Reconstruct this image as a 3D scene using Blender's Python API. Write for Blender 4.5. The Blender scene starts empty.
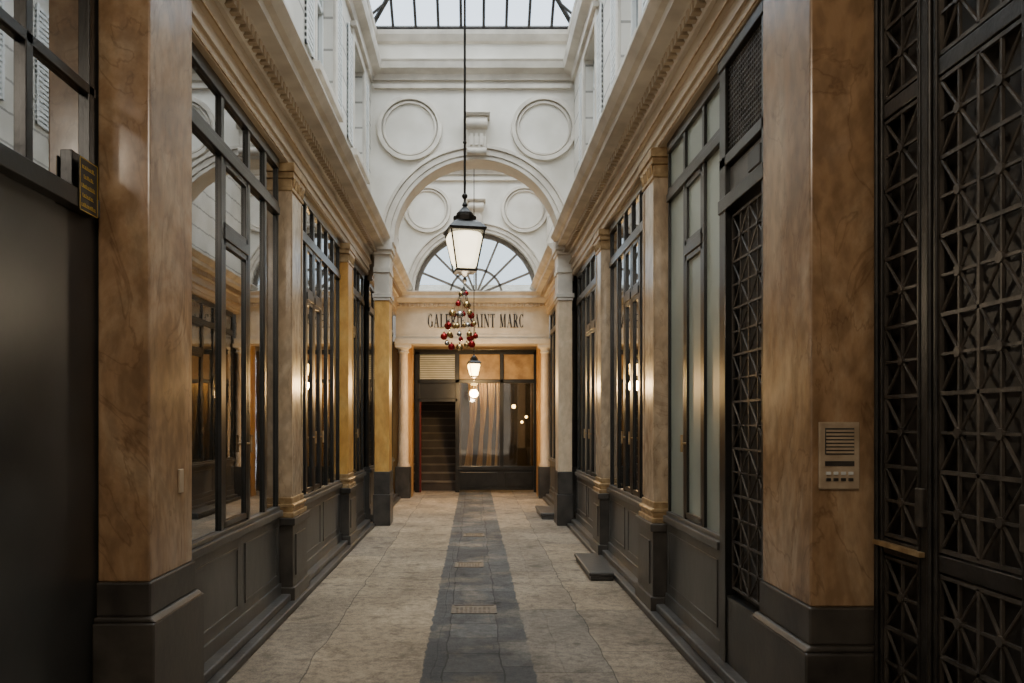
import bpy, bmesh, math, random
from mathutils import Vector, Matrix
random.seed(4)
COL = bpy.context.scene.collection

# ------------------------------------------------------------------ materials
def new_mat(name):
    m = bpy.data.materials.new(name); m.use_nodes = True
    nt = m.node_tree
    b = nt.nodes['Principled BSDF']
    return m, nt, b
def N(nt, t, **kw):
    n = nt.nodes.new(t)
    for k, v in kw.items():
        setattr(n, k, v)
    return n
def noisy(name, c1, c2, scale=4, rough=.5, metal=0, bump=.1, stretch=(1,1,1), detail=6, r2=None, coat=0, dist=0.0, lo=.35, hi=.65, ior=1.5, bscale=None):
    m, nt, b = new_mat(name)
    tc = N(nt, 'ShaderNodeNewGeometry')
    mp = N(nt, 'ShaderNodeMapping'); mp.inputs['Scale'].default_value = stretch
    nt.links.new(tc.outputs['Position'], mp.inputs['Vector'])
    nz = N(nt, 'ShaderNodeTexNoise'); nz.inputs['Scale'].default_value = scale
    nz.inputs['Detail'].default_value = detail; nz.inputs['Distortion'].default_value = dist
    nt.links.new(mp.outputs[0], nz.inputs['Vector'])
    cr = N(nt, 'ShaderNodeValToRGB')
    cr.color_ramp.elements[0].position = lo; cr.color_ramp.elements[1].position = hi
    cr.color_ramp.elements[0].color = (*c1, 1); cr.color_ramp.elements[1].color = (*c2, 1)
    nt.links.new(nz.outputs['Fac'], cr.inputs['Fac'])
    nt.links.new(cr.outputs['Color'], b.inputs['Base Color'])
    b.inputs['Metallic'].default_value = metal
    b.inputs['IOR'].default_value = ior
    b.inputs['Coat Weight'].default_value = coat
    b.inputs['Coat Roughness'].default_value = .12
    if r2 is None:
        b.inputs['Roughness'].default_value = rough
    else:
        mr = N(nt, 'ShaderNodeMapRange'); mr.inputs['To Min'].default_value = rough; mr.inputs['To Max'].default_value = r2
        nt.links.new(nz.outputs['Fac'], mr.inputs['Value']); nt.links.new(mr.outputs[0], b.inputs['Roughness'])
    if bump:
        bp = N(nt, 'ShaderNodeBump'); bp.inputs['Strength'].default_value = bump; bp.inputs['Distance'].default_value = .02
        n2 = N(nt, 'ShaderNodeTexNoise'); n2.inputs['Scale'].default_value = bscale or scale*4; n2.inputs['Detail'].default_value = 6
        nt.links.new(mp.outputs[0], n2.inputs['Vector'])
        nt.links.new(n2.outputs['Fac'], bp.inputs['Height']); nt.links.new(bp.outputs[0], b.inputs['Normal'])
    return m
def marble(name, cols, vein, scale=1.5, rough=.13, r2=.30, vs=.4, speck=.25):
    m, nt, b = new_mat(name); L = nt.links.new
    g = N(nt, 'ShaderNodeNewGeometry'); mp = N(nt, 'ShaderNodeMapping'); mp.inputs['Scale'].default_value = (1, 1, .5); mp.inputs['Rotation'].default_value = (.5, .3, 0)
    L(g.outputs['Position'], mp.inputs['Vector'])
    nz = N(nt, 'ShaderNodeTexNoise'); nz.inputs['Scale'].default_value = scale; nz.inputs['Detail'].default_value = 10; nz.inputs['Roughness'].default_value = .66; nz.inputs['Distortion'].default_value = 1.0
    L(mp.outputs[0], nz.inputs['Vector'])
    cr = N(nt, 'ShaderNodeValToRGB'); e = cr.color_ramp.elements
    e[0].position = .32; e[0].color = (*cols[0], 1); e[1].position = .68; e[1].color = (*cols[2], 1)
    k = e.new(.5); k.color = (*cols[1], 1)
    L(nz.outputs['Fac'], cr.inputs['Fac'])
    n2 = N(nt, 'ShaderNodeTexNoise'); n2.inputs['Scale'].default_value = scale*1.2; n2.inputs['Detail'].default_value = 6; n2.inputs['Distortion'].default_value = 2
    L(mp.outputs[0], n2.inputs['Vector'])
    s = N(nt, 'ShaderNodeMath', operation='SUBTRACT'); s.inputs[1].default_value = .5; L(n2.outputs['Fac'], s.inputs[0])
    a = N(nt, 'ShaderNodeMath', operation='ABSOLUTE'); L(s.outputs[0], a.inputs[0])
    mr = N(nt, 'ShaderNodeMapRange'); mr.inputs['From Max'].default_value = .012; mr.inputs['To Min'].default_value = vs; mr.inputs['To Max'].default_value = 0; L(a.outputs[0], mr.inputs['Value'])
    mx = N(nt, 'ShaderNodeMix', data_type='RGBA'); L(mr.outputs[0], mx.inputs[0]); L(cr.outputs['Color'], mx.inputs[6]); mx.inputs[7].default_value = (*vein, 1)
    ns = N(nt, 'ShaderNodeTexNoise'); ns.inputs['Scale'].default_value = 16; ns.inputs['Detail'].default_value = 5; L(mp.outputs[0], ns.inputs['Vector'])
    ms = N(nt, 'ShaderNodeMapRange'); ms.inputs['From Min'].default_value = .38; ms.inputs['From Max'].default_value = .6; ms.inputs['To Min'].default_value = 1-speck; ms.inputs['To Max'].default_value = 1.05; L(ns.outputs['Fac'], ms.inputs['Value'])
    m4 = N(nt, 'ShaderNodeMix', data_type='RGBA', blend_type='MULTIPLY'); m4.inputs[0].default_value = 1; L(mx.outputs[2], m4.inputs[6]); L(ms.outputs[0], m4.inputs[7])
    L(m4.outputs[2], b.inputs['Base Color'])
    n3 = N(nt, 'ShaderNodeTexNoise'); n3.inputs['Scale'].default_value = 7; n3.inputs['Detail'].default_value = 4; L(g.outputs['Position'], n3.inputs['Vector'])
    rr = N(nt, 'ShaderNodeMapRange'); rr.inputs['To Min'].default_value = rough; rr.inputs['To Max'].default_value = r2; L(n3.outputs['Fac'], rr.inputs['Value']); L(rr.outputs[0], b.inputs['Roughness'])
    bp = N(nt, 'ShaderNodeBump'); bp.inputs['Strength'].default_value = .05; bp.inputs['Distance'].default_value = .02; L(n3.outputs['Fac'], bp.inputs['Height']); L(bp.outputs[0], b.inputs['Normal'])
    return m
def glass_dark(name, col, ior=1.9, rough=.03, wave=.03):
    return noisy(name, tuple(c*.7 for c in col), col, scale=1.5, rough=rough, bump=wave, bscale=2.5, ior=ior)
def clear_glass(name, tint=(.9,.94,.96), gl=.12):
    m, nt, b = new_mat(name)
    nt.nodes.remove(b)
    out = nt.nodes['Material Output']
    tr = N(nt, 'ShaderNodeBsdfTransparent'); tr.inputs[0].default_value = (*tint, 1)
    g = N(nt, 'ShaderNodeBsdfGlossy'); g.inputs['Roughness'].default_value = .03
    mx = N(nt, 'ShaderNodeMixShader'); mx.inputs[0].default_value = gl
    nt.links.new(tr.outputs[0], mx.inputs[1]); nt.links.new(g.outputs[0], mx.inputs[2])
    nt.links.new(mx.outputs[0], out.inputs['Surface'])
    return m
def emis(name, col, s, base=None):
    m, nt, b = new_mat(name)
    b.inputs['Base Color'].default_value = (*(base or col), 1)
    b.inputs['Emission Color'].default_value = (*col, 1); b.inputs['Emission Strength'].default_value = s
    return m

M = {}
M['ochre'] = marble('ochre_marble', ((.20,.11,.052), (.34,.21,.115), (.52,.38,.24)), (.11,.055,.025))
M['tanmarble'] = marble('tan_marble', ((.34,.235,.145), (.46,.34,.22), (.58,.46,.33)), (.22,.13,.07), 2)
M['beige'] = marble('beige_marble', ((.46,.34,.22), (.58,.44,.29), (.68,.54,.38)), (.30,.2,.12), 2, .35, .5, .2, .1)
M['gilt'] = marble('gilded_marble', ((.46,.21,.045), (.62,.33,.08), (.74,.45,.14)), (.35,.15,.03), 2, .25, .4, .2, .1)
M['gold'] = noisy('aged_gold', (.30,.19,.09), (.52,.37,.20), 14, .38, metal=.5, bump=.1)
M['plinth'] = noisy('dark_plinth_stone', (.024,.021,.018), (.065,.056,.046), 5, .25, bump=.08, r2=.5)
M['frame'] = noisy('black_green_paint', (.007,.0075,.007), (.016,.016,.015), 8, .28, bump=.04)
M['riser'] = noisy('dark_grey_panel_paint', (.038,.036,.033), (.095,.088,.078), 2.5, .25, bump=.1, r2=.5, stretch=(1,1,.6))
M['panel'] = noisy('dark_satin_metal', (.022,.0225,.022), (.048,.0475,.045), 2, .3, bump=.05, r2=.5)
M['cream'] = noisy('cream_plaster', (.54,.50,.43), (.71,.67,.595), 1.6, .75, bump=.08, detail=9)
M['arch'] = noisy('pale_moulding_plaster', (.46,.41,.345), (.64,.585,.50), 3, .65, bump=.05, detail=8)
M['tan'] = noisy('tan_architrave_paint', (.33,.255,.175), (.49,.395,.28), 3, .38, bump=.06, stretch=(1,.3,1))
M['glass'] = glass_dark('dark_shop_glass', (.012,.014,.014), ior=5.0, rough=.01, wave=.015)
M['frost'] = glass_dark('grey_green_glass', (.25,.285,.245), ior=1.6, rough=.3)
M['pane'] = clear_glass('clear_pane', (.80,.85,.87), .12)
M['shopglass'] = clear_glass('shop_window_glass', (.85,.84,.80), .12)
M['lampglass'] = clear_glass('lantern_clear_glass', (.92,.93,.9), .08)
M['roofglass'] = clear_glass('roof_glass', (.78,.86,.92), .04)
M['iron'] = noisy('wrought_iron', (.014,.0125,.011), (.032,.028,.024), 12, .4, metal=.3, bump=.1)
M['gateiron'] = noisy('worn_gate_iron', (.034,.029,.024), (.088,.074,.06), 9, .45, metal=.2, bump=.12)
M['back'] = noisy('dark_brown_backing', (.012,.010,.008), (.026,.021,.017), 4, .5, bump=.05)
M['white'] = noisy('white_paint', (.58,.59,.57), (.70,.70,.67), 6, .5, bump=.04)
M['upglass'] = glass_dark('upper_window_glass', (.07,.085,.09), ior=1.8)
M['letter'] = noisy('letter_paint', (.015,.012,.01), (.03,.025,.02), 8, .5, bump=0)
M['signband'] = noisy('aged_sign_band', (.46,.40,.31), (.58,.51,.40), 4, .6, bump=.05)
M['red'] = noisy('red_paint', (.11,.008,.006), (.15,.013,.01), 6, .4, bump=0)
M['bred'] = noisy('bauble_red', (.34,.012,.015), (.42,.02,.02), 6, .15, metal=.6, bump=0)
M['bgold'] = noisy('bauble_gold', (.60,.42,.16), (.76,.55,.25), 6, .15, metal=.9, bump=0)
M['bsil'] = noisy('bauble_silver', (.55,.55,.55), (.7,.7,.7), 6, .12, metal=.95, bump=0)
M['yellow'] = noisy('yellow_sign_paint', (.42,.26,.02), (.52,.34,.03), 6, .5, bump=0)
M['steel'] = noisy('worn_beige_metal', (.36,.265,.17), (.50,.39,.27), 10, .4, metal=.2, bump=.05)
M['curtain'] = noisy('pale_gold_curtain', (.36,.23,.08), (.78,.56,.26), 3, .7, bump=0, stretch=(6,6,.4))  # gold of the pane's reflected streaks, put into colour
M['amber'] = noisy('amber_textured_glass', (.32,.20,.09), (.56,.38,.19), 5, .35, bump=.15)  # lantern's warm glow on the frosted panes, put into the amber colour
M['orange'] = noisy('varnished_wood', (.30,.15,.04), (.48,.27,.09), 3, .35, bump=.03, stretch=(3,3,.4))
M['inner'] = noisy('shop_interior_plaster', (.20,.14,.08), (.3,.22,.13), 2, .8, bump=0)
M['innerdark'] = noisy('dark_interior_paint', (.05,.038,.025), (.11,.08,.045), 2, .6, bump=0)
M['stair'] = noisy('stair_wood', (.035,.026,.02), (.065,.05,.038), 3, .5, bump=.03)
M['nosing'] = noisy('worn_stair_nosing', (.13,.11,.09), (.20,.17,.135), 3, .5, bump=.03)  # paler than the risers so that each step stands out
M['milk'] = emis('lantern_glowing_diffuser', (1.0,.84,.58), 3.6, (.8,.78,.7))
M['warm'] = emis('warm_lantern_glass', (1.0,.64,.2), 20)
M['kerb'] = noisy('dark_kerb_stone', (.03,.028,.026), (.085,.079,.07), 5, .3, bump=.15, r2=.55)
M['cast'] = noisy('dull_cast_iron', (.035,.032,.028), (.075,.068,.06), 15, .55, bump=.2)
M['facade'] = noisy('street_facade_plaster', (.26,.22,.17), (.36,.31,.25), 1, .8, bump=0)

def rust_mat():
    m = noisy('rusticated_plaster', (.52,.485,.42), (.67,.63,.56), 1.6, .75, bump=0, detail=9)
    nt = m.node_tree; b = nt.nodes['Principled BSDF']
    g = N(nt, 'ShaderNodeNewGeometry'); s = N(nt, 'ShaderNodeSeparateXYZ'); nt.links.new(g.outputs['Position'], s.inputs[0])
    d = N(nt, 'ShaderNodeMath', operation='DIVIDE'); d.inputs[1].default_value = .34; nt.links.new(s.outputs['Z'], d.inputs[0])
    f = N(nt, 'ShaderNodeMath', operation='FRACT'); nt.links.new(d.outputs[0], f.inputs[0])
    c = N(nt, 'ShaderNodeMath', operation='GREATER_THAN'); c.inputs[1].default_value = .08; nt.links.new(f.outputs[0], c.inputs[0])
    bp = N(nt, 'ShaderNodeBump'); bp.inputs['Distance'].default_value = .03; bp.inputs['Strength'].default_value = 1
    nt.links.new(c.outputs[0], bp.inputs['Height']); nt.links.new(bp.outputs[0], b.inputs['Normal'])
    cr = [n for n in nt.nodes if n.type == 'VALTORGB'][0]
    mx = N(nt, 'ShaderNodeMix', data_type='RGBA', blend_type='MULTIPLY'); mx.inputs[0].default_value = 1
    mr = N(nt, 'ShaderNodeMapRange'); mr.inputs['To Min'].default_value = .5
    nt.links.new(c.outputs[0], mr.inputs['Value'])
    nt.links.new(cr.outputs['Color'], mx.inputs[6]); nt.links.new(mr.outputs[0], mx.inputs[7])
    nt.links.new(mx.outputs[2], b.inputs['Base Color'])
    return m
M['rust'] = rust_mat()

def floor_mat():
    m, nt, b = new_mat('stone_slab_floor')
    L = nt.links.new
    g = N(nt, 'ShaderNodeNewGeometry'); s = N(nt, 'ShaderNodeSeparateXYZ'); L(g.outputs['Position'], s.inputs[0])
    wn = N(nt, 'ShaderNodeTexNoise'); wn.inputs['Scale'].default_value = 2.2; wn.inputs['Detail'].default_value = 4
    L(g.outputs['Position'], wn.inputs['Vector'])
    cmb = N(nt, 'ShaderNodeCombineXYZ'); L(s.outputs['Y'], cmb.inputs['X'])
    ax = N(nt, 'ShaderNodeMath', operation='ADD'); ax.inputs[1].default_value = 10.33; L(s.outputs['X'], ax.inputs[0]); L(ax.outputs[0], cmb.inputs['Y'])
    wv = N(nt, 'ShaderNodeVectorMath', operation='MULTIPLY_ADD'); wv.inputs[1].default_value = (.09,.09,.09); L(wn.outputs['Color'], wv.inputs[0]); L(cmb.outputs[0], wv.inputs[2])
    def brick(c1, c2, mo, w, h, ms=.012, off=.5, sq=1.0, sf=2):
        br = N(nt, 'ShaderNodeTexBrick'); br.inputs['Scale'].default_value = 1
        br.offset = off; br.squash = sq; br.squash_frequency = sf
        br.inputs['Color1'].default_value = (*c1,1); br.inputs['Color2'].default_value = (*c2,1); br.inputs['Mortar'].default_value = (*mo,1)
        br.inputs['Mortar Size'].default_value = ms; br.inputs['Brick Width'].default_value = w; br.inputs['Row Height'].default_value = h
        br.inputs['Mortar Smooth'].default_value = .5
        L(wv.outputs[0], br.inputs['Vector']); return br
    side = brick((.50,.385,.255), (.35,.285,.21), (.19,.155,.115), 1.5, .78, .005, .37, .6, 3)
    side2 = brick((.27,.235,.19), (.44,.34,.23), (.14,.118,.09), 1.15, .70, .005, .41, 1.4, 3)
    mid = brick((.10,.101,.10), (.16,.157,.15), (.06,.06,.058), .55, .34, .007, .43, .7, 2)
    def rng(src, a, b_, c, d):
        r = N(nt, 'ShaderNodeMapRange'); r.inputs['From Min'].default_value = a; r.inputs['From Max'].default_value = b_; r.inputs['To Min'].default_value = c; r.inputs['To Max'].default_value = d
        L(src, r.inputs['Value']); return r.outputs[0]
    def nz(scale, detail, rough=.6, loc=(0,0,0)):
        mp = N(nt, 'ShaderNodeMapping'); mp.inputs['Location'].default_value = loc; L(g.outputs['Position'], mp.inputs['Vector'])
        n = N(nt, 'ShaderNodeTexNoise'); n.inputs['Scale'].default_value = scale; n.inputs['Detail'].default_value = detail; n.inputs['Roughness'].default_value = rough
        L(mp.outputs[0], n.inputs['Vector']); return n
    n3 = nz(7, 6, .7)
    off = N(nt, 'ShaderNodeMath', operation='MULTIPLY_ADD'); off.inputs[1].default_value = .09; L(n3.outputs['Fac'], off.inputs[0]); L(s.outputs['X'], off.inputs[2])
    sub = N(nt, 'ShaderNodeMath', operation='SUBTRACT'); sub.inputs[1].default_value = .07; L(off.outputs[0], sub.inputs[0])
    ab = N(nt, 'ShaderNodeMath', operation='ABSOLUTE'); L(sub.outputs[0], ab.inputs[0])
    lt = rng(ab.outputs[0], .335, .343, 1, 0)
    pg = rng(nz(1.1, 4, .6, (2, .4, 0)).outputs['Fac'], .52, .66, 1, .35)
    lm = N(nt, 'ShaderNodeMath', operation='MULTIPLY'); L(lt, lm.inputs[0]); L(pg, lm.inputs[1])
    gt = N(nt, 'ShaderNodeMath', operation='GREATER_THAN'); gt.inputs[1].default_value = .1; L(s.outputs['X'], gt.inputs[0])
    m1 = N(nt, 'ShaderNodeMix', data_type='RGBA'); L(gt.outputs[0], m1.inputs[0]); L(side.outputs['Color'], m1.inputs[6]); L(side2.outputs['Color'], m1.inputs[7])
    m2 = N(nt, 'ShaderNodeMix', data_type='RGBA'); L(lm.outputs[0], m2.inputs[0]); L(m1.outputs[2], m2.inputs[6]); L(mid.outputs['Color'], m2.inputs[7])
    cur = m2.outputs[2]
    def mul(cur, f):
        q = N(nt, 'ShaderNodeMix', data_type='RGBA', blend_type='MULTIPLY'); q.inputs[0].default_value = 1
        L(cur, q.inputs[6]); L(f, q.inputs[7]); return q.outputs[2]
    nA = nz(1.1, 2, .5); cur = mul(cur, rng(nA.outputs['Fac'], .38, .62, .75, 1.12))
    nB = nz(14, 10, .8, (5, 1, 0)); cur = mul(cur, rng(nB.outputs['Fac'], .38, .56, .5, 1.05))
    nC = nz(90, 5, .8); cur = mul(cur, rng(nC.outputs['Fac'], .38, .58, .62, 1.06))
    nS = nz(4, 5, .65, (1, 8, 0)); cur = mul(cur, rng(nS.outputs['Fac'], .52, .68, 1.0, .55))
    mxk_ = None
    L(cur, b.inputs['Base Color'])
    L(rng(nB.outputs['Fac'], .3, .7, .6, .9), b.inputs['Roughness'])
    b.inputs['Specular IOR Level'].default_value = .3
    hs = N(nt, 'ShaderNodeMath', operation='MULTIPLY_ADD'); hs.inputs[1].default_value = .5; L(nC.outputs['Fac'], hs.inputs[0]); L(nB.outputs['Fac'], hs.inputs[2])
    bf = N(nt, 'ShaderNodeMath', operation='MULTIPLY_ADD'); bf.inputs[1].default_value = -.5; L(side.outputs['Fac'], bf.inputs[0]); L(hs.outputs[0], bf.inputs[2])
    bp = N(nt, 'ShaderNodeBump'); bp.inputs['Strength'].default_value = .9; bp.inputs['Distance'].default_value = .018
    L(bf.outputs[0], bp.inputs['Height']); L(bp.outputs[0], b.inputs['Normal'])
    return m
M['floor'] = floor_mat()

# ------------------------------------------------------------------ mesh builder
class MB:
    def __init__(s): s.v = []; s.f = []
    def add(s, vs, fs):
        o = len(s.v); s.v += [tuple(v) for v in vs]; s.f += [tuple(i+o for i in f) for f in fs]; return s
    def box(s, x0, x1, y0, y1, z0, z1):
        if x0 > x1: x0, x1 = x1, x0
        if y0 > y1: y0, y1 = y1, y0
        if z0 > z1: z0, z1 = z1, z0
        return s.add([(x0,y0,z0),(x1,y0,z0),(x1,y1,z0),(x0,y1,z0),(x0,y0,z1),(x1,y0,z1),(x1,y1,z1),(x0,y1,z1)],
              [(0,3,2,1),(4,5,6,7),(0,1,5,4),(1,2,6,5),(2,3,7,6),(3,0,4,7)])
    def prism(s, poly, axis, a, b):
        n = len(poly)
        def P(p, t):
            return {'y': (p[0], t, p[1]), 'x': (t, p[0], p[1]), 'z': (p[0], p[1], t)}[axis]
        vs = [P(p, a) for p in poly] + [P(p, b) for p in poly]
        fs = [tuple(range(n)), tuple(range(2*n-1, n-1, -1))] + [(i, (i+1) % n, n+(i+1) % n, n+i) for i in range(n)]
        return s.add(vs, fs)
    def lathe(s, prof, c, seg=16, rot=0):
        vs = []; fs = []
        for r, z in prof:
            for k in range(seg):
                a = rot + 2*math.pi*k/seg
                vs.append((c[0]+r*math.cos(a), c[1]+r*math.sin(a), c[2]+z))
        for i in range(len(prof)-1):
            for k in range(seg):
                k2 = (k+1) % seg
                fs.append((i*seg+k, i*seg+k2, (i+1)*seg+k2, (i+1)*seg+k))
        fs.append(tuple(range(seg))); n = (len(prof)-1)*seg; fs.append(tuple(n+k for k in range(seg)))
        return s.add(vs, fs)
    def rod(s, p, q, r, seg=8):
        p = Vector(p); q = Vector(q); d = (q-p).normalized()
        u = d.orthogonal().normalized(); w = d.cross(u)
        vs = []
        for e in (p, q):
            for k in range(seg):
                a = 2*math.pi*k/seg; vs.append(e + u*math.cos(a)*r + w*math.sin(a)*r)
        fs = [(k, (k+1) % seg, seg+(k+1) % seg, seg+k) for k in range(seg)] + [tuple(range(seg)), tuple(range(seg, 2*seg))]
        return s.add(vs, fs)
    def sphere(s, c, r, seg=14, rings=8):
        prof = [(max(1e-4, r*math.sin(math.pi*i/rings)), -r*math.cos(math.pi*i/rings)) for i in range(rings+1)]
        return s.lathe(prof, c, seg)
    def arc(s, cx, cz, r0, r1, y0, y1, a0=0, a1=math.pi, seg=40):
        vs = []; fs = []
        for i in range(seg+1):
            a = a0+(a1-a0)*i/seg; c, q = math.cos(a), math.sin(a)
            vs += [(cx+r0*c, y0, cz+r0*q), (cx+r1*c, y0, cz+r1*q), (cx+r1*c, y1, cz+r1*q), (cx+r0*c, y1, cz+r0*q)]
        for i in range(seg):
            o = i*4
            for k in range(4): fs.append((o+k, o+(k+1) % 4, o+4+(k+1) % 4, o+4+k))
        if abs(abs(a1-a0)-2*math.pi) > 1e-3: fs += [(0,1,2,3), tuple(seg*4+k for k in range(4))]
        return s.add(vs, fs)
    def disc(s, cx, cz, r, y0, y1, seg=40, half=False):
        n = seg; pts = [(cx+r*math.cos(a), cz+r*math.sin(a)) for a in [(math.pi if half else 2*math.pi)*k/(n if not half else n-1) for k in range(n)]]
        return s.prism(pts, 'y', y0, y1)
    def archwall(s, x0, x1, y0, y1, z0, z1, cx, cz, r, seg=40):
        pts = [(cx-r*math.cos(math.pi*i/seg), cz+r*math.sin(math.pi*i/seg)) for i in range(seg+1)]
        vs = []; fs = []
        for y in (y0, y1):
            for p in pts: vs.append((p[0], y, p[1]))
            for p in pts: vs.append((p[0], y, z1))
        n = seg+1
        for k in range(2):
            o = k*2*n
            for i in range(seg): fs.append((o+i, o+i+1, o+n+i+1, o+n+i))
        for i in range(seg):
            fs.append((i, i+1, 2*n+i+1, 2*n+i)); fs.append((n+i, n+i+1, 3*n+i+1, 3*n+i))
        s.add(vs, fs)
        s.box(x0, cx-r, y0, y1, z0, z1); s.box(cx+r, x1, y0, y1, z0, z1)
        return s

WORLD = {}
def mk(name, mb, mat, parent=None, label=None, cat=None, kind=None, group=None, bevel=0, smooth=False, origin=None):
    xs = [v[0] for v in mb.v]; ys = [v[1] for v in mb.v]; zs = [v[2] for v in mb.v]
    o = Vector(origin) if origin else Vector(((min(xs)+max(xs))/2, (min(ys)+max(ys))/2, min(zs)))
    me = bpy.data.meshes.new(name); me.from_pydata([Vector(v)-o for v in mb.v], [], mb.f)
    bm = bmesh.new(); bm.from_mesh(me); bmesh.ops.recalc_face_normals(bm, faces=bm.faces); bm.to_mesh(me); bm.free()
    me.materials.append(M[mat])
    if smooth:
        me.polygons.foreach_set('use_smooth', [True]*len(me.polygons))
        try: me.set_sharp_from_angle(angle=math.radians(38))
        except Exception: pass
    ob = bpy.data.objects.new(name, me); COL.objects.link(ob)
    WORLD[ob.name] = o
    if parent:
        ob.parent = parent; ob.location = o - WORLD[parent.name]
    else: ob.location = o
    if bevel:
        bv = ob.modifiers.new('bevel', 'BEVEL'); bv.width = bevel; bv.segments = 2; bv.limit_method = 'ANGLE'
    tag(ob, label, cat, kind, group)
    return ob
def tag(ob, label=None, cat=None, kind=None, group=None):
    if label: ob['label'] = label
    if cat: ob['category'] = cat
    if kind: ob['kind'] = kind
    if group: ob['group'] = group
def empty(name, loc, label=None, cat=None, kind=None, group=None):
    e = bpy.data.objects.new(name, None); e.empty_display_size = .1; COL.objects.link(e); e.location = loc
    WORLD[e.name] = Vector(loc); tag(e, label, cat, kind, group); return e
def struct(name, mb, mat, label, cat, **k):
    return mk(name, mb, mat, label=label, cat=cat, kind='structure', **k)

XL, XR = -1.5, 1.4      # pilaster faces
GL, GR = -1.6, 1.5      # glazing planes
YA, YB, YC = 11.6, 16.0, 17.1
CX = .04
ZT = 7.2                # eaves

# ------------------------------------------------------------------ shell
struct('floor', MB().box(-6, 6, -10, 20.5, -.15, 0), 'floor', 'worn stained tan stone paving with dark grey centre strip', 'floor')
struct('wall_left', MB().box(-2.3, GL-.07, 4.34, YC+.3, 0, 4.2), 'back', 'dark lower wall behind shopfronts', 'wall')
struct('wall_right', MB().box(GR+.07, 2.2, 3.98, YC+.3, 0, 4.2), 'back', 'dark lower wall behind shopfronts', 'wall')
struct('wall_left_entrance', MB().box(-2.3, -1.75, -4, 4.33, 0, 4.6), 'panel', 'dark satin metal clad entrance wall', 'wall')
struct('wall_right_entrance', MB().box(1.75, 2.2, -4, 3.97, 0, 4.6), 'back', 'dark wall behind wrought iron gates', 'wall')
struct('ceiling', MB().box(-2.3, 2.2, -4, 3.3, 4.6, 4.8), 'arch', 'plain plaster entrance ceiling', 'ceiling')
struct('wall_front_upper', MB().box(-1.5, 1.45, 3.3, 3.6, 4.22, ZT), 'cream', 'pale plaster wall above the entrance', 'wall')
struct('wall_street_opposite', MB().box(-6, 6, -10.3, -10, 0, 9), 'facade', 'plain facade across the street', 'wall')

def upper_wall(name, xa, xb, y0, y1, z0, z1, ops):
    mb = MB(); y = y0
    for (a, b, c, d) in sorted(ops):
        mb.box(xa, xb, y, a, z0, z1); mb.box(xa, xb, a, b, z0, c); mb.box(xa, xb, a, b, d, z1); y = b
    mb.box(xa, xb, y, y1, z0, z1)
    struct(name, mb, 'rust', 'pale rusticated plaster upper wall with window openings', 'wall')
opsL = [(4.6,5.6,4.85,6.2),(7.5,8.5,4.85,6.2),(9.85,10.75,4.85,6.2)]
opsR = [(4.4,5.4,4.85,6.2),(6.9,7.9,4.85,6.2),(9.4,10.4,4.85,6.2)]
upper_wall('wall_left_upper', -1.9, -1.5, 3.3, YB, 4.2, ZT, opsL)
upper_wall('wall_right_upper', 1.45, 1.85, 3.3, YB, 4.2, ZT, opsR)
wi = 1
for s, x, ops in ((1, -1.5, opsL), (-1, 1.45, opsR)):
    for (a, b, c, d) in ops:
        e = empty('window_%d' % wi, (x-s*.1, (a+b)/2, c), 'white framed upper window with folded louvred shutters', 'window', 'structure'); wi += 1
        fr = MB()
        xf0, xf1 = x-s*.2, x-s*.1
        fr.box(xf0, xf1, a, a+.06, c, d).box(xf0, xf1, b-.06, b, c, d).box(xf0, xf1, a, b, c, c+.06).box(xf0, xf1, a, b, d-.06, d)
        fr.box(xf0, xf1, (a+b)/2-.035, (a+b)/2+.035, c, d).box(xf0, xf1, a, b, c+.95, c+1.0)
        mk('window_frame', fr, 'white', e)
        mk('glass_pane', MB().box(x-s*.16, x-s*.14, a, b, c, d), 'upglass', e)
        su = MB(); t = .11
        su.box(x-.0*s, x+s*.035, a-t, a, c-t*.3, d+t).box(x, x+s*.035, b, b+t, c-t*.3, d+t).box(x, x+s*.035, a, b, d, d+t)
        su.box(x, x+s*.09, a-.16, b+.16, c-.11, c-.03).box(x, x+s*.08, a-.15, b+.15, d+t, d+t+.06)
        mk('window_surround', su, 'arch', e, bevel=.006)
        for ya, yb in ((a-.02-.42, a-.12), (b+.12, b+.44)):
            sh = MB(); sh.box(x+s*.002, x+s*.03, ya, ya+.04, c, d).box(x+s*.002, x+s*.03, yb-.04, yb, c, d)
            for q in range(24):
                z = c+(d-c)*q/24; sh.box(x+s*.004, x+s*.024, ya, yb, z, z+.035)
            mk('shutter', sh, 'white', e)

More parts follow.
